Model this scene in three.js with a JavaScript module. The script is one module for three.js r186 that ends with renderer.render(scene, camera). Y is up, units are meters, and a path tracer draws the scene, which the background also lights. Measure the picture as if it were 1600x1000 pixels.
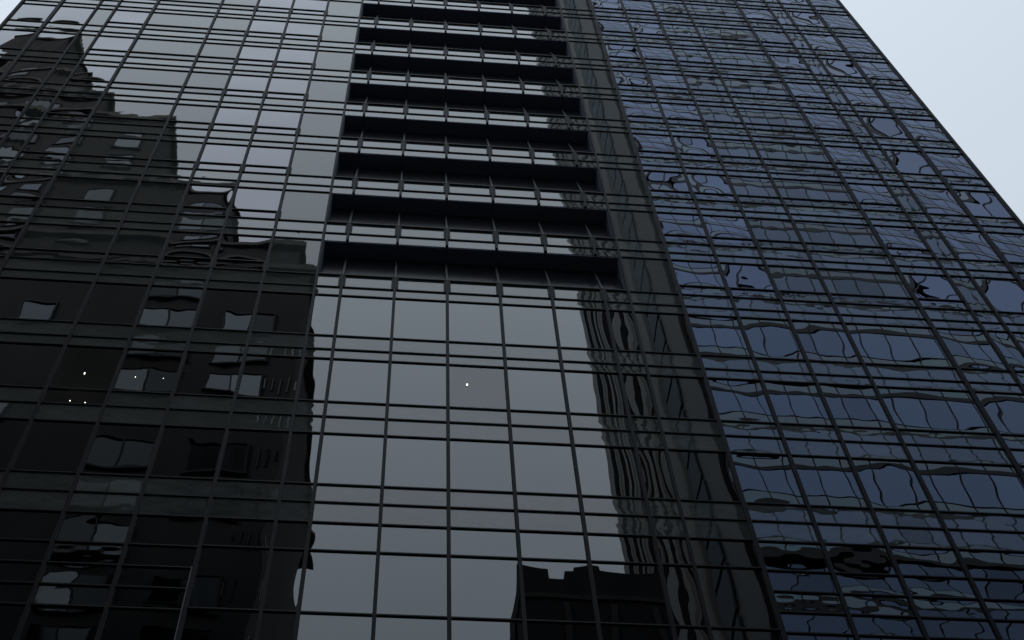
import * as THREE from 'three';
import { mergeGeometries } from 'three/addons/utils/BufferGeometryUtils.js';

// ------------------------------------------------------------------ camera, sky, sun, exposure
const FLOOR = 3.9, EYE = 1.65;                       // storey height, eye height (m)
const LEVEL0 = EYE + 7.29981338 * FLOOR;             // height of the lowest office storey line
const scene = new THREE.Scene();
const camera = new THREE.PerspectiveCamera(2 * Math.atan(500 / 2254.878) * 180 / Math.PI, 1.6, 0.1, 2000);
camera.position.set(-0.2147594 * FLOOR, EYE, 5.53256104 * FLOOR);
camera.up.set(-0.05350663, 0.4851399, 0.87279798);
camera.lookAt(camera.position.clone().add(new THREE.Vector3(0.0775922, 0.87342732, -0.48073295)));
camera.updateMatrixWorld(); camera.updateProjectionMatrix();
scene.add(camera);

function overcast() {                                // even cloud cover, a little brighter overhead and on the open side of the street
  const W = 256, Hh = 128, d = new Float32Array(W * Hh * 4);
  for (let j = 0; j < Hh; j++) for (let i = 0; i < W; i++) {
    const el = ((j + 0.5) / Hh - 0.5) * Math.PI, az = ((i + 0.5) / W - 0.5) * 2 * Math.PI;
    const s = Math.sin(el), c = Math.cos(el), z = c * Math.sin(az), x = c * Math.cos(az);
    let v = s > 0 ? 0.70 * (0.14 + 0.92 * s) : 0.1;
    v *= 1 + 0.10 * z * (s > 0 ? 1 : 0);
    v *= 1 + 0.015 * Math.sin(3 * x + 2.1 * z + 4 * s) + 0.012 * Math.sin(7 * z - 5 * x + 3 * s);
    const o = (j * W + i) * 4;
    d[o] = v * 1.0; d[o + 1] = v * 1.13; d[o + 2] = v * 1.27; d[o + 3] = 1;
  }
  const t = new THREE.DataTexture(d, W, Hh, THREE.RGBAFormat, THREE.FloatType);
  t.mapping = THREE.EquirectangularReflectionMapping; t.magFilter = t.minFilter = THREE.LinearFilter; t.needsUpdate = true;
  return t;
}
scene.background = overcast(); scene.environment = scene.background;
const sun = new THREE.DirectionalLight(new THREE.Color(1, 0.97, 0.93), 0.5);
sun.position.set(-140, 120, -90); sun.target.position.set(0, 0, 0);
sun.castShadow = true; sun.shadow.radius = 30; sun.shadow.mapSize.set(2048, 2048);
Object.assign(sun.shadow.camera, { left: -130, right: 130, top: 130, bottom: -130, near: 1, far: 500 });
scene.add(sun, sun.target);
const renderer = new THREE.WebGLRenderer({ antialias: true });
renderer.setSize(1024, 640);
renderer.toneMapping = THREE.LinearToneMapping; renderer.toneMappingExposure = 1;
renderer.shadowMap.enabled = true;

// ------------------------------------------------------------------ helpers
let seed = 20231;
const rnd = () => { seed = (seed * 1664525 + 1013904223) >>> 0; return seed / 4294967296; };
const rr = (a, b) => a + (b - a) * rnd();
const pick = (a) => a[Math.floor(rnd() * a.length) % a.length];
const counts = {};
function numbered(n) { const k = counts[n] = (counts[n] ?? -1) + 1; return k ? n + '_' + String(k).padStart(3, '0') : n; }
function shade(o) { o.traverse((m) => { if (m.isMesh) m.castShadow = m.receiveShadow = true; }); return o; }
function thing(name, label, category, x, y, z) {
  const g = new THREE.Group(); g.name = numbered(name); g.position.set(x, y, z); g.userData = { label, category }; scene.add(g); return g;
}
function part(name, geo, mat, parent, x = 0, y = 0, z = 0) {
  const m = new THREE.Mesh(geo, mat); m.name = name; m.position.set(x, y, z); m.castShadow = m.receiveShadow = true; parent.add(m); return m;
}
const boxes = new Map();
function boxGeo(w, h, d) {
  const k = [w, h, d].map((v) => v.toFixed(3)).join();
  if (!boxes.has(k)) boxes.set(k, new THREE.BoxGeometry(w, h, d));
  return boxes.get(k);
}
function bar(w, h, d, e = 0.008) {                   // a box with its four long front and back edges chamfered (runs along y)
  const s = new THREE.Shape([[-w / 2 + e, -d / 2], [w / 2 - e, -d / 2], [w / 2, -d / 2 + e], [w / 2, d / 2 - e], [w / 2 - e, d / 2], [-w / 2 + e, d / 2], [-w / 2, d / 2 - e], [-w / 2, -d / 2 + e]].map((p) => new THREE.Vector2(...p)));
  const g = new THREE.ExtrudeGeometry(s, { depth: h, bevelEnabled: false, steps: 1 });
  g.translate(0, 0, -h / 2); g.rotateX(-Math.PI / 2); return g;
}
function moved(g, x, y, z) { const c = g.clone(); c.translate(x, y, z); return c; }
const rgb = (r, g, b) => new THREE.Color().setRGB(r, g, b);
function noiseTexture(n, base, spread, coarse, tint = [1, 1, 1], streak = 1) {      // layered value noise, tiling
  const layers = [[coarse, 0.5], [coarse * 3, 0.3], [coarse * 9, 0.2]].map(([f, a]) => { const g = new Float32Array(f * f); for (let i = 0; i < g.length; i++) g[i] = rnd(); return [f, a, g]; });
  const d = new Uint8Array(n * n * 4), sm = (t) => t * t * (3 - 2 * t);
  for (let j = 0; j < n; j++) for (let i = 0; i < n; i++) {
    let v = 0;
    for (const [f, a, g] of layers) {
      const x = i / n * f, y = (j / n * f) / streak, x0 = Math.floor(x), y0 = Math.floor(y), u = sm(x - x0), w = sm(y - y0), q = (p, r) => g[((r % f) + f) % f * f + ((p % f) + f) % f];
      v += a * ((q(x0, y0) * (1 - u) + q(x0 + 1, y0) * u) * (1 - w) + (q(x0, y0 + 1) * (1 - u) + q(x0 + 1, y0 + 1) * u) * w);
    }
    const k = Math.max(0, Math.min(1, base + spread * (v - 0.5) * 2)), o = (j * n + i) * 4;
    for (let c = 0; c < 3; c++) d[o + c] = 255 * Math.min(1, k * tint[c]);
    d[o + 3] = 255;
  }
  const t = new THREE.DataTexture(d, n, n); t.wrapS = t.wrapT = THREE.RepeatWrapping; t.magFilter = t.minFilter = THREE.LinearFilter; t.needsUpdate = true;
  return t;
}

// ------------------------------------------------------------------ materials
const P = (o) => new THREE.MeshPhysicalMaterial(o), S = (o) => new THREE.MeshStandardMaterial(o);
const dirt = noiseTexture(256, 0.78, 0.22, 4, [1, 1, 1], 1);
const stain = [0, 1, 2].map(() => noiseTexture(128, 0.66, 0.4, 2));
const grime = noiseTexture(512, 0.8, 0.35, 7, [1, 0.99, 0.97], 2);
const M = {
  clear: [0, 1, 2].map((i) => P({ name: 'clear_glass', color: rgb(0.002, 0.0025, 0.004), roughness: 0, ior: 1.76 + 0.03 * i, specularColor: new THREE.Color(0.93, 1.0, 1.06), clearcoat: 1, clearcoatRoughness: 0 })),
  wing: [0, 1, 2].map((i) => P({ name: 'coated_glass', color: rgb(0.003, 0.0035, 0.006), roughness: 0, ior: 2.05 + 0.06 * i, specularColor: new THREE.Color(0.97, 0.96, 1.14), clearcoat: 0.9, clearcoatRoughness: 0 })),
  shadow: [0, 1, 2].map((i) => P({ name: 'backed_glass', color: rgb(0.10 + 0.015 * i, 0.118 + 0.015 * i, 0.12 + 0.012 * i), map: dirt, roughness: 0.012, ior: 1.3, clearcoat: 1, clearcoatRoughness: 0 })),
  band: [0, 1, 2].map((i) => P({ name: 'spandrel_glass', color: rgb(0.16 + 0.03 * i, 0.19 + 0.03 * i, 0.18 + 0.03 * i), map: dirt, roughness: 0.012, ior: 1.55, clearcoat: 1, clearcoatRoughness: 0 })),
  stained: [0, 1, 2].map((i) => P({ name: 'stained_spandrel_glass', color: rgb(0.2, 0.225, 0.215), map: stain[i], roughness: 0.015, ior: 1.55, clearcoat: 1, clearcoatRoughness: 0 })),
  seeThrough: P({ name: 'lit_room_glass', color: rgb(0.5, 0.52, 0.55), roughness: 0, ior: 2.05, transmission: 1, thickness: 0 }),
  frame: P({ name: 'dark_anodised_frame', color: rgb(0.014, 0.015, 0.02), roughness: 0.5, specularIntensity: 0.5 }),
  rail: S({ name: 'dark_transom_frame', color: rgb(0.018, 0.018, 0.021), roughness: 0.5, metalness: 0.15 }),
  rib: S({ name: 'grey_anodised_rib', color: rgb(0.085, 0.085, 0.09), roughness: 0.5, metalness: 0.1 }),
  sloped: P({ name: 'matt_sloped_panel', color: rgb(0.024, 0.027, 0.033), roughness: 0.2, specularIntensity: 0.28 }),
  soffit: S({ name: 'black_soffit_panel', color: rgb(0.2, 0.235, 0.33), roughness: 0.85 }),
  core: S({ name: 'black_core', color: rgb(0.01, 0.01, 0.012), roughness: 0.9 }),
  bright: S({ name: 'lamp_glow', color: rgb(0.8, 0.8, 0.7), emissive: rgb(1, 0.95, 0.72), emissiveIntensity: 6 }),
  room: S({ name: 'dim_room', color: rgb(0.03, 0.03, 0.03), roughness: 0.9 }),
};

// ------------------------------------------------------------------ ground
const asphalt = noiseTexture(256, 0.75, 0.4, 9), paving = noiseTexture(256, 0.8, 0.3, 6);
asphalt.repeat.set(120, 120); paving.repeat.set(40, 4);
function structure(name, geo, mat, y) { const m = new THREE.Mesh(geo, mat); m.name = name; m.position.y = y; m.userData = { kind: 'structure', label: name.replace(/_/g, ' ') + ' below the glass tower' }; m.receiveShadow = true; scene.add(m); return m; }
structure('ground', new THREE.PlaneGeometry(1600, 1600).rotateX(-Math.PI / 2), S({ color: rgb(0.07, 0.07, 0.07), map: asphalt, roughness: 0.9 }), 0);
const pave = S({ color: rgb(0.25, 0.245, 0.235), map: paving, roughness: 0.85 });
structure('pavement', new THREE.BoxGeometry(220, 0.14, 5.5), pave, 0.07).position.z = 2.75;
structure('far_pavement', new THREE.BoxGeometry(220, 0.14, 4.6), pave, 0.07).position.z = 19.7;

// ------------------------------------------------------------------ the glass tower
const XS = [-4.9595, -4.5122, -4.0659, -3.8452, -3.405, -2.6416, -2.204, -1.7727, -1.339, -0.9111,      // left wing: outer edge ... edge of the slot
  -0.7014, -0.2679, 0.1622, 0.5969, 1.0271, 1.4659,                                                      // slot
  1.6812, 2.1189, 2.5558, 2.9851, 3.4363, 4.2004, 4.6398, 4.8544, 5.3024, 5.7667].map((v) => v * FLOOR);  // right wing ... outer edge
const LA = 9, RC = 16, LAST = 25, TOP = 18, XC = (XS[0] + XS[LAST]) / 2;
const level = (k) => LEVEL0 + k * FLOOR;
const tower = thing('glass_tower', 'tall dark glass office tower with a slot of black open bands up its middle', 'building', XC, 0, 0);
const tp = (name, geo, mat, x, y, z) => part(name, geo, mat, tower, x - XC, y, z);
// body, sides and top
const bodyH = level(TOP) + 1.2;
tp('core_wall', new THREE.BoxGeometry(XS[LAST] - XS[0] - 0.3, bodyH - 0.2, 28), M.core, XC, (bodyH - 0.2) / 2, -14.8);
for (const s of [0, LAST]) tp('side_wall', new THREE.BoxGeometry(0.12, bodyH, 28.9), M.shadow[0], XS[s] + (s ? -0.03 : 0.03), bodyH / 2, -14.48);
tp('parapet', new THREE.BoxGeometry(XS[LAST] - XS[0] - 0.2, 1.1, 0.3), M.frame, XC, level(TOP) + 0.62, -0.16);
tp('roof', new THREE.BoxGeometry(XS[LAST] - XS[0] - 0.2, 0.1, 28), M.core, XC, bodyH - 0.1, -14.9);

// pane shapes: real, slightly bowed sheets of glass
function bowed(n, sag, waves) {                      // unit sheet; sag and wave heights in metres
  const g = new THREE.PlaneGeometry(1, 1, n, n), p = g.attributes.position, nm = g.attributes.normal;
  const h = (x, y) => {
    const u = 2 * x, v = 2 * y, e = (1 - u * u) * (1 - v * v);
    let z = sag * e;
    for (const [a, fx, fy, px, py] of waves) z += a * Math.sin(fx * u + px) * Math.sin(fy * v + py) * (0.35 + 0.65 * Math.sqrt(Math.max(0, e)));
    return z;
  };
  const d = 1e-4, q = new THREE.Vector3();
  for (let i = 0; i < p.count; i++) {
    const x = p.getX(i), y = p.getY(i);
    const hx = (h(Math.min(x + d, 0.4999), y) - h(Math.max(x - d, -0.4999), y)) / (Math.min(x + d, 0.4999) - Math.max(x - d, -0.4999));
    const hy = (h(x, Math.min(y + d, 0.4999)) - h(x, Math.max(y - d, -0.4999))) / (Math.min(y + d, 0.4999) - Math.max(y - d, -0.4999));
    p.setZ(i, h(x, y)); q.set(-hx, -hy, 1).normalize(); nm.setXYZ(i, q.x, q.y, q.z);
  }
  return g;
}
const wave = (a, f) => [a * rr(0.6, 1.2) * (rnd() < 0.5 ? -1 : 1), rr(0.7, 1.3) * f, rr(0.7, 1.3) * f, rr(0, 6.28), rr(0, 6.28)];
const SHEETS = {
  strong: Array.from({ length: 12 }, (_, i) => bowed(16, (i % 3 ? 1 : -1) * rr(0.0025, 0.009), [wave(0.0011, 2.2), wave(0.00016, 5)])),
  mild: Array.from({ length: 10 }, (_, i) => bowed(14, (i % 2 ? 1 : -1) * rr(0.001, 0.0032), [wave(0.0005, 2.4), wave(0.00016, 6)])),
  calm: Array.from({ length: 8 }, (_, i) => bowed(14, (i % 2 ? 1 : -1) * rr(0.0006, 0.002), [wave(0.00022, 2), wave(0.00005, 6)])),
  flat: Array.from({ length: 8 }, () => bowed(14, rr(-0.0012, 0.0012), [wave(0.0003, 2.6), wave(0.00009, 8)])),
  strip: Array.from({ length: 10 }, () => bowed(12, rr(-0.0009, 0.0009), [wave(0.0003, 3.2), wave(0.00008, 8)])),
};
const queue = {};                                    // name -> [{geo, mat, x, y, w, h}]
const lampRooms = [];
function pane(name, geos, mats, i, y0, y1, z = 0.0) {
  const w = XS[i + 1] - XS[i] - 0.05, h = y1 - y0 - 0.03;
  (queue[name] ??= []).push({ geo: pick(geos), mat: pick(mats), x: (XS[i] + XS[i + 1]) / 2 + 0, y: (y0 + y1) / 2, w, h, z });
}
const rowsOf = (k) => k >= 3 ? [0.146, 0.352] : k === 2 ? [0.14, 0.345] : [0.212, 0.405];
const mirror = (i) => i < LA ? i : i >= RC ? LAST - 1 - i : -1;      // bay number counted from the outer edge
const backedBay = (b) => b === 2 || b === 4 || b === 5 || b === 8;
for (let k = 0; k < TOP; k++) {
  const [a, b] = rowsOf(k), y = level(k);
  for (let i = 0; i < LAST; i++) {
    const m = mirror(i), slot = m < 0;
    pane('sill_pane', SHEETS.strip, k === 0 ? M.stained : M.band, i, y, y + a * FLOOR);
    pane('spandrel_pane', SHEETS.strip, k === 0 ? M.stained : M.band, i, y + a * FLOOR, y + b * FLOOR);
    if (slot && k >= 3) continue;
    let lo = b;
    if (k >= 3 && m >= 3 && m <= 7) { pane('vent_pane', backedBay(m) ? SHEETS.flat : SHEETS.mild, backedBay(m) ? M.shadow : M.wing, i, y + b * FLOOR, y + 0.515 * FLOOR); lo = 0.515; }
    if (k >= 3 && backedBay(m)) pane('backed_pane', SHEETS.flat, M.shadow, i, y + lo * FLOOR, y + FLOOR);
    else pane('vision_pane', slot || m === 8 ? SHEETS.calm : k >= 3 ? SHEETS.strong : SHEETS.mild, !slot && k >= 3 ? M.wing : M.clear, i, y + lo * FLOOR, y + FLOOR);
  }
}
const lowWing = [0, -0.295, -0.495, -0.686, -0.87, -1.3, -1.75], lowSlot = [0, -0.28, -0.85, -1.3, -1.75];
for (let i = 0; i < LAST; i++) {
  const rows = (i >= LA - 1 && i <= RC) ? lowSlot : lowWing;
  for (let r = 0; r + 1 < rows.length; r++) pane('base_pane', i >= LA - 1 && i <= RC ? SHEETS.calm : SHEETS.mild, M.clear, i, level(rows[r + 1]), level(rows[r]));
  for (let r = 0; r < 5; r++) pane('base_pane', SHEETS.mild, M.clear, i, 5 + r * (level(-1.75) - 5) / 5, 5 + (r + 1) * (level(-1.75) - 5) / 5);
}
// the three panes one can see a lamp through
function lit(i, k, name) {
  const list = queue[name], y = level(k), q = list.find((e) => Math.abs(e.x - (XS[i] + XS[i + 1]) / 2) < 0.01 && e.y > y && e.y < y + FLOOR);
  q.mat = M.seeThrough; lampRooms.push(q); return q;
}
const view = new THREE.Vector3();
function seen(x, y) { view.set(x, y, 0).project(camera); return view.z < 1 && Math.abs(view.x) < 1.12 && Math.abs(view.y) < 1.15; }
const roomA = lit(12, 1, 'vision_pane'), roomB = lit(5, 1, 'vision_pane'), roomC = lit(6, 1, 'vision_pane'), roomD = lit(5, 1, 'spandrel_pane');
for (const [name, list] of Object.entries(queue)) {
  const shown = list.filter((e) => seen(e.x, e.y)).sort((p, q) => p.y - q.y), parts = new Set(shown.slice(0, 300)), rest = list.filter((e) => !parts.has(e));
  for (const e of parts) { const m = tp(name, e.geo, e.mat, e.x, e.y, e.z); m.scale.set(e.w, e.h, 1); }
  if (!rest.length) continue;
  const im = new THREE.InstancedMesh(rest[0].geo, rest[0].mat, rest.length), mt = new THREE.Matrix4();
  rest.forEach((e, i) => im.setMatrixAt(i, mt.makeScale(e.w, e.h, 1).setPosition(e.x - XC, e.y, e.z)));
  im.name = name; im.userData = { kind: 'stuff' }; im.castShadow = im.receiveShadow = true; tower.add(im);
}
// frames: mullions
const THICK = { 1: 0.15, 4: 0.12, 5: 0.1, 16: 0.085, 17: 0.12, 21: 0.135, 24: 0.16, 0: 0.13, 25: 0.13, 9: 0.085 };
for (let i = 0; i <= LAST; i++) {
  const w = THICK[i] ?? 0.092, inSlot = i > LA && i < RC, y1 = inSlot ? level(3) + 0.352 * FLOOR : bodyH;
  tp('mullion', bar(w, y1 - 4.6, 0.13), M.frame, XS[i], (y1 + 4.6) / 2, 0.01);
  if (inSlot) for (let k = 3; k < TOP; k++) {
    const a = level(k), t = a + 0.352 * FLOOR;
    if (k > 3) tp('mullion', bar(0.092, t - a - 0.02, 0.13), M.frame, XS[i], (a + t) / 2, 0.01);
    tp('jamb', bar(0.225, 0.206 * FLOOR, 0.08), M.frame, XS[i], a + 0.249 * FLOOR, 0.008);
  }
  const m = i < LA ? i : i > RC ? LAST - i : -1;                   // hopper vents have wider jambs
  if (m >= 6 && m <= 8) for (let k = 3; k < TOP; k++) tp('vent_jamb', bar(0.19, 0.163 * FLOOR, 0.09), M.frame, XS[i], level(k) + 0.4335 * FLOOR, 0.008);
}
// frames: transoms
function transom(x0, x1, y, h = 0.052, d = 0.084) { const g = bar(h, x1 - x0, d, 0.006); g.rotateZ(Math.PI / 2); tp('transom', g, M.rail, (x0 + x1) / 2, y, 0.0); }
const XL = XS[0] + 0.03, XR = XS[LAST] - 0.03;
for (let k = 0; k <= TOP; k++) {
  const [a, b] = rowsOf(k), y = level(k);
  if (k <= 3) transom(XL, XR, y); else { transom(XL, XS[LA], y); transom(XS[RC], XR, y); }
  if (k === TOP) break;
  transom(XL, XR, y + a * FLOOR, 0.05);
  if (k < 3) transom(XL, XR, y + b * FLOOR);
  else { transom(XL, XS[LA], y + b * FLOOR); transom(XS[RC], XR, y + b * FLOOR); transom(XS[3], XS[8], y + 0.515 * FLOOR, 0.06, 0.09); transom(XS[17], XS[22], y + 0.515 * FLOOR, 0.06, 0.09); }
}
for (const r of lowWing.slice(1)) { transom(XL, XS[LA - 1], level(r)); transom(XS[RC + 1], XR, level(r)); }
for (const r of lowSlot.slice(1)) transom(XS[LA - 1], XS[RC + 1], level(r) + (r === -0.28 ? 0 : 0));
for (let r = 0; r < 5; r++) transom(XL, XR, 5 + r * (level(-1.75) - 5) / 5);
// the slot: coping, leaning panels with ribs, black soffit, cheeks
for (let k = 3; k < TOP; k++) {
  const y0 = level(k) + 0.352 * FLOOR, y1 = level(k + 1), lean = Math.tan(13 * Math.PI / 180), ys = y0 + 0.05, dz = (y1 - ys) * lean;
  { const g = bar(0.075, XS[RC] - XS[LA] - 0.06, 0.15, 0.012); g.rotateZ(Math.PI / 2); tp('coping', g, M.rib, (XS[LA] + XS[RC]) / 2, y0, -0.01); }
  const len = Math.hypot(y1 - ys, dz), tilt = -13 * Math.PI / 180;
  for (let i = LA; i < RC; i++) {
    const w = XS[i + 1] - XS[i];
    const p = tp('sloped_panel', boxGeo(w - 0.02, len, 0.04), M.sloped, (XS[i] + XS[i + 1]) / 2, (ys + y1) / 2, -0.05 - dz / 2); p.rotation.x = tilt;
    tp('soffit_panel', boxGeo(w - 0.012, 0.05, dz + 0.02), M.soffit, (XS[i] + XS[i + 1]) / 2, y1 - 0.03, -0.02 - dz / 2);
    if (i > LA) { const r = tp('rib', boxGeo(0.06, len - 0.03, 0.07), M.rib, XS[i], (ys + y1) / 2, -0.02 - dz / 2); r.rotation.x = tilt; }
  }
  for (const [x, s] of [[XS[LA], 1], [XS[RC], -1]]) {
    const sh = new THREE.Shape([new THREE.Vector2(0, 0), new THREE.Vector2(dz + 0.06, y1 - ys), new THREE.Vector2(0, y1 - ys)]);
    const g = new THREE.ExtrudeGeometry(sh, { depth: 0.04, bevelEnabled: false }); g.rotateY(Math.PI / 2);
    tp('cheek_panel', g, M.soffit, x + s * 0.03 - (s > 0 ? 0 : 0.04), ys, -0.02);
  }
}
// rooms with lamps behind the see-through panes
tp('edge_trim', boxGeo(0.022, 6.6, 0.03), S({ name: 'bare_aluminium', color: rgb(0.3, 0.31, 0.32), roughness: 0.5, metalness: 0.2 }), XS[8] - 0.062, level(-0.5) - 3.3, 0.06);
const bulb = new THREE.SphereGeometry(0.045, 16, 10), longBulb = new THREE.CapsuleGeometry(0.035, 0.16, 4, 12);
function room(q, lamps) {
  const w = q.w, h = q.h, t = 0.03;
  const g = mergeGeometries([moved(boxGeo(w + 0.04, h + 0.04, t), 0, 0, -0.72), moved(boxGeo(w + 0.04, t, 0.66), 0, h / 2 + t / 2, -0.38), moved(boxGeo(w + 0.04, t, 0.66), 0, -h / 2 - t / 2, -0.38), moved(boxGeo(t, h, 0.66), -w / 2 - 0.002, 0, -0.38), moved(boxGeo(t, h, 0.66), w / 2 + 0.002, 0, -0.38)]);
  tp('room', g, M.room, q.x, q.y, 0);
  for (const [x, y, geo, s] of lamps) {
    const l = tp('downlight', geo, M.bright, q.x + x * w / 2, q.y + y * h / 2, -0.15); l.scale.setScalar(s);
    tp('lamp_stem', new THREE.CylinderGeometry(0.006, 0.006, Math.max(0.02, h / 2 - y * h / 2 - 0.03), 8), M.room, q.x + x * w / 2, q.y + y * h / 2 + 0.03 + (h / 2 - y * h / 2 - 0.03) / 2, -0.15);
    const pl = new THREE.PointLight(rgb(1, 0.95, 0.75), 0.03 * s); pl.position.copy(l.position); pl.shadow.radius = 1.5; tower.add(pl);
  }
}
room(roomA, [[-0.34, 0.32, bulb, 0.62]]);
room(roomB, [[-0.1, -0.05, longBulb, 0.42]]);
room(roomC, [[-0.45, -0.1, bulb, 0.3], [0.5, -0.1, bulb, 0.25]]);
room(roomD, [[-0.2, 0.1, bulb, 0.38], [0.3, -0.05, bulb, 0.32]]);

// ------------------------------------------------------------------ across the street: the stepped masonry tower
const stoneMap = noiseTexture(512, 0.78, 0.35, 8, [1, 0.98, 0.94], 3);
const W = {
  stone: S({ name: 'sooty_stone', color: rgb(0.14, 0.139, 0.14), map: stoneMap, roughness: 0.9 }),
  trim: S({ name: 'pale_stone', color: rgb(0.3, 0.29, 0.26), map: stoneMap, roughness: 0.85 }),
  glass: [0.06, 0.09, 0.14, 0.2, 0.27, 0.34].map((v) => S({ name: 'sky_lit_window', color: rgb(v * 0.92, v, v * 1.04), roughness: 0.08, metalness: 1 })),
  sash: S({ name: 'dark_sash', color: rgb(0.03, 0.03, 0.03), roughness: 0.6 }),
};
const stepped = thing('stepped_stone_tower', 'dark stepped stone tower with two-light windows, mirrored in the left half of the glass', 'building', -32, 0, 34);
const sp = (name, geo, mat, x, y, z) => part(name, geo, mat, stepped, x + 32, y, z - 34);
const Z1 = 22.3;
for (const [x0, x1, h, dz] of [[-64, -6.8, 86.2, 0], [-64, -7.8, 90.2, 0.25], [-64, -13.6, 99.8, 0.5], [-64, -20.2, 113.2, 0.8], [-64, -26.2, 118.5, 1.1], [-56, -29.3, 124.2, 1.4], [-38, -32.6, 135.5, 1.8]]) {
  sp('wall', new THREE.BoxGeometry(x1 - x0, h, 24 - dz * 2), W.stone, (x0 + x1) / 2, h / 2, Z1 + 12);
  sp('cornice', new THREE.BoxGeometry(x1 - x0 + 0.7, 0.6, 24 - dz * 2 + 0.7), W.trim, (x0 + x1) / 2, h + 0.2, Z1 + 12);
  sp('coping', new THREE.BoxGeometry(x1 - x0 + 0.3, 0.5, 24 - dz * 2 + 0.3), W.stone, (x0 + x1) / 2, h + 0.75, Z1 + 12);
}
function stepWindow(x, y, w, h, lights, z) {
  const f = sp('window', mergeGeometries([moved(boxGeo(w + 0.16, 0.1, 0.14), 0, h / 2, 0), moved(boxGeo(w + 0.3, 0.14, 0.24), 0, -h / 2, 0), moved(boxGeo(0.1, h - 0.12, 0.14), -w / 2, 0, 0), moved(boxGeo(0.1, h - 0.12, 0.14), w / 2, 0, 0), ...Array.from({ length: lights - 1 }, (_, i) => moved(boxGeo(0.09, h - 0.12, 0.13), -w / 2 + w * (i + 1) / lights, 0, 0))]), W.sash, x, y, z - 0.03);
  for (let i = 0; i < lights; i++) {
    const p = part('pane', boxGeo(w / lights - 0.1, h - 0.12, 0.02), pick(W.glass), f, -w / 2 + w * (i + 0.5) / lights, 0, 0.0);
    p.rotation.set(rr(-0.012, 0.012), rr(-0.012, 0.012), 0);
  }
}
for (let r = 0; r < 24; r++) {
  const y = 46.6 + r * 3.62;
  for (const [x, w, lights, top, z] of [[-10, 3.1, 2, 84, 0], [-14.9, 3.2, 2, 97, 0.5], [-22.7, 1.9, 1, 111, 0.8], [-27.2, 1.9, 1, 116, 1.1], [-31, 2.2, 1, 121, 1.4], [-35, 2.2, 1, 130, 1.8], [-39.5, 2.2, 1, 130, 1.8], [-44, 2.2, 1, 130, 1.8]]) {
    if (y + 1.4 > top) continue;
    const zt = y > 113.2 ? 1.1 : y > 99.8 ? 0.8 : y > 90.2 ? 0.5 : y > 86.2 ? 0.25 : 0;
    const zz = y > 123.6 ? 1.8 : y > 118.5 ? 1.4 : zt;
    if (rnd() < 0.06) continue;
    stepWindow(x + rr(-0.05, 0.05), y, w, 2.35, lights, Z1 + zz - 0.02);
  }
  if (y < 77) for (let i = 0; i < 5; i++) if (rnd() < 0.85) sp('slit_window', boxGeo(0.08, [0.9, 1.2, 1.5][Math.floor(rnd() * 3)], 0.06), pick(W.glass), -8.3 + i * 0.42, y + rr(0.1, 0.5), Z1 - 0.03);
}

// ------------------------------------------------------------------ across the street: the blue glass tower with its stone flank
const blue = thing('blue_glass_tower', 'very tall blue gridded glass tower with grey piers, mirrored in the right half', 'building', 50, 0, 34);
const bp = (name, geo, mat, x, y, z) => part(name, geo, mat, blue, x - 50, y, z - 34);
const BX = 16.9, BW = 66, BH = 252, BZ = 22.2;
const flankMap = noiseTexture(512, 0.75, 0.4, 6, [1, 1, 0.98], 4);
const B = {
  pier: S({ name: 'grey_pier_stone', color: rgb(0.46, 0.49, 0.5), map: flankMap, roughness: 0.9 }),
  deep: S({ name: 'dark_flank', color: rgb(0.06, 0.068, 0.07), roughness: 0.5 }),
  slot: P({ name: 'black_window_slot', color: rgb(0.012, 0.014, 0.018), roughness: 1, specularIntensity: 0.1 }),
  bar: S({ name: 'dark_curtain_bar', color: rgb(0.05, 0.055, 0.065), roughness: 0.5 }),
  band: S({ name: 'blue_grey_spandrel', color: rgb(0.28, 0.35, 0.42), roughness: 0.03, metalness: 1 }),
  pane: S({ name: 'blue_window', color: rgb(1, 1, 1), roughness: 0.02, metalness: 1 }),
};
bp('core_wall', new THREE.BoxGeometry(BW, BH, 23.4), B.deep, BX + 0.4 + BW / 2, BH / 2, BZ + 0.5 + 11.7);
bp('flank_wall', new THREE.BoxGeometry(0.35, BH, 17.2), B.pier, BX + 0.2, BH / 2, 37.1);
for (const [z, w] of [[31.2, 0.5], [33.4, 0.8], [35.5, 0.7], [37.4, 0.9], [39.7, 0.6], [41.2, 0.9], [43.6, 1.1]])
  bp('flank_slot', new THREE.BoxGeometry(0.06, BH - 1, w), B.slot, BX + 0.01, (BH - 1) / 2, z);
for (const [z, w] of [[32.1, 0.35], [36.3, 0.3], [38.9, 0.4], [42.4, 0.35]])
  bp('pier', new THREE.BoxGeometry(0.16, BH - 0.5, w), B.pier, BX - 0.02, (BH - 0.5) / 2, z);
{
  const strip = boxGeo(0.1, 3.4, 2.3), pl = [];
  for (let r = 8; r < 60; r++) pl.push(moved(strip, 0, r * 3.9 + 2, 0));
  const m = bp('flank_window', mergeGeometries(pl), S({ name: 'flank_glass', color: rgb(0.17, 0.22, 0.26), roughness: 0.95 }), BX + 0.3, 0, 27.1); m.userData.kind = 'stuff';
}
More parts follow.
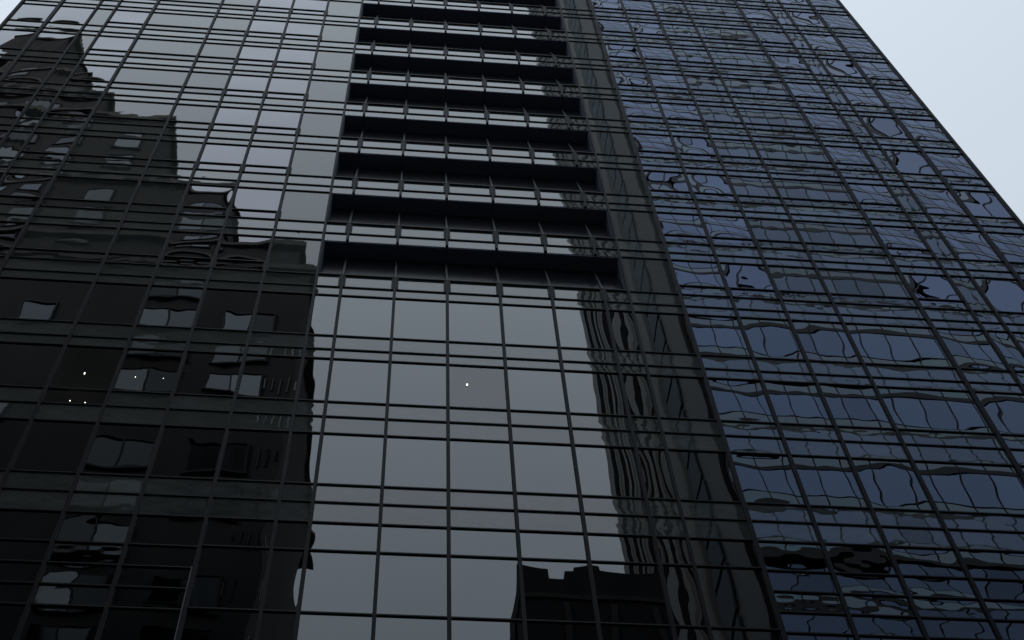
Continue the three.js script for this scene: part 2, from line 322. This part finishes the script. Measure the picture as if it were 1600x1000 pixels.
{
  const nx = Math.floor(BW / 1.62), n0 = 8, n1 = 64, list = [];
  for (let r = n0; r < n1; r++) for (let c = 0; c < nx; c++) list.push([c, r]);
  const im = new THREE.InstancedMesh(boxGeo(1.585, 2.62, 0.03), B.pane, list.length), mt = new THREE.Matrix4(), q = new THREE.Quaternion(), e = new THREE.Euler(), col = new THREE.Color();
  const im2 = new THREE.InstancedMesh(boxGeo(1.585, 0.92, 0.03), B.band, list.length);
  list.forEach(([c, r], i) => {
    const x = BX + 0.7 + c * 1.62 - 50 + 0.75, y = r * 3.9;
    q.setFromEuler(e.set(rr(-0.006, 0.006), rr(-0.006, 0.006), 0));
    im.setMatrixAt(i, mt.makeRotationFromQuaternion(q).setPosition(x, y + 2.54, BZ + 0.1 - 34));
    const v = rr(0.88, 1.08) * (rnd() < 0.1 ? 0.75 : 1) * (r < 15 ? 0.62 : 1);  // lower storeys: dimming of the reflection painted into the pane colour
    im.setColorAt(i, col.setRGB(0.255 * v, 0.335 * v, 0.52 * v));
    im2.setMatrixAt(i, mt.makeTranslation(x, y + 0.7, BZ + 0.1 - 34));
    im2.setColorAt(i, col.setRGB(rr(0.9, 1.05), rr(0.92, 1.05), rr(0.95, 1.05)));
  });
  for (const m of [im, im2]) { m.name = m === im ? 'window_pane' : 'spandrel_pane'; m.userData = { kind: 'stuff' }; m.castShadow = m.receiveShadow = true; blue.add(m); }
  const bars = [];
  for (let c = 0; c <= nx; c++) bars.push(moved(boxGeo(0.04, BH - 32, 0.05), BX + 0.7 + c * 1.62 - 50 - 0.06, 32 + (BH - 32) / 2, 0));
  for (let r = n0; r < n1; r++) { bars.push(moved(boxGeo(BW - 0.6, 0.38, 0.08), BX + 0.4 + BW / 2 - 50, r * 3.9 + 0.12, 0.03)); bars.push(moved(boxGeo(BW - 0.6, 0.03, 0.04), BX + 0.4 + BW / 2 - 50, r * 3.9 + 1.2, 0.01)); }
  const g = part('curtain_bar', mergeGeometries(bars), B.bar, blue, 0, 0, BZ + 0.06 - 34); g.userData.kind = 'stuff';
}
bp('ledge', new THREE.BoxGeometry(BW - 0.2, 0.45, 0.3), B.deep, BX + 0.6 + BW / 2, 15 * 3.9 - 0.2, BZ + 0.02);
bp('roof', new THREE.BoxGeometry(BW, 0.4, 23), B.deep, BX + 0.4 + BW / 2, BH + 0.2, BZ + 12);

// ------------------------------------------------------------------ unseen neighbours beside the glass tower, added to darken the reflections
const brown = S({ name: 'brown_brick', color: rgb(0.09, 0.075, 0.065), map: stoneMap, roughness: 0.9 }), nGlass = S({ name: 'dark_window', color: rgb(0.02, 0.022, 0.025), roughness: 0.15 });
function addedNeighbour(label, x0, x1, blocks) {
  const g = thing('added_neighbour_building', label, 'building', (x0 + x1) / 2, 0, -14);
  for (const [a, b, h] of blocks) {
    part('wall', new THREE.BoxGeometry(b - a, h, 32), brown, g, (a + b) / 2 - (x0 + x1) / 2, h / 2, 0);
    part('cornice', new THREE.BoxGeometry(b - a - 0.1, 0.6, 32.6), brown, g, (a + b) / 2 - (x0 + x1) / 2, h - 1.2, 0);
    const w = [];
    for (let y = 5; y < h - 3; y += 3.7) for (let x = a + 2; x < b - 1.5; x += 3.2) w.push(moved(boxGeo(1.5, 2, 0.06), x - (x0 + x1) / 2, y + 1, 16));
    part('window', mergeGeometries(w), nGlass, g).userData.kind = 'stuff';
  }
}
addedNeighbour('added unseen brown brick building beside the left edge of the glass tower', -62, -20.2, [[-24, -20.2, 63], [-62, -24.02, 79]]);
addedNeighbour('added unseen brown brick building beside the right edge of the glass tower', 23.4, 88, [[23.4, 44, 46], [44.02, 88, 56]]);

// ------------------------------------------------------------------ behind the gap: the low dark block
const block = thing('dark_brick_block', 'dark flat-roofed block with a notched roof, mirrored low in the middle of the glass', 'building', 9.4, 0, 30);
const kp = (name, geo, mat, x, y, z) => part(name, geo, mat, block, x - 9.4, y, z - 30);
const soot = S({ name: 'sooty_brick', color: rgb(0.05, 0.05, 0.055), map: stoneMap, roughness: 0.9 }), sootTrim = S({ name: 'sooty_trim', color: rgb(0.1, 0.095, 0.09), roughness: 0.85 });
const KH = 58.2;
kp('wall', new THREE.BoxGeometry(7.4, KH, 12), soot, 9.4, KH / 2, 30);
for (const [x, w, h] of [[6.5, 1.6, 1.2], [10.6, 4.8, 1.1], [9.3, 1.2, 1.4]]) kp('roof_block', new THREE.BoxGeometry(w, h, 6), soot, x, KH + h / 2, 27.2 + x * 0.01);
kp('cornice', new THREE.BoxGeometry(7.6, 0.35, 12.2), sootTrim, 9.4, KH - 1.6, 30);
for (const x of [6.9, 9.1, 11.3]) {
  kp('pilaster', new THREE.BoxGeometry(0.3, KH - 2.2, 0.16), sootTrim, x + 1.1, (KH - 2.2) / 2, 23.94);
  for (let y = 40; y < KH - 4; y += 3.8) { const f = kp('window', boxGeo(1.3, 2.1, 0.1), W.sash, x, y, 23.98); part('pane', boxGeo(1.14, 1.94, 0.04), W.glass[0], f, 0, 0, -0.05); }
}

shade(scene);
renderer.render(scene, camera);
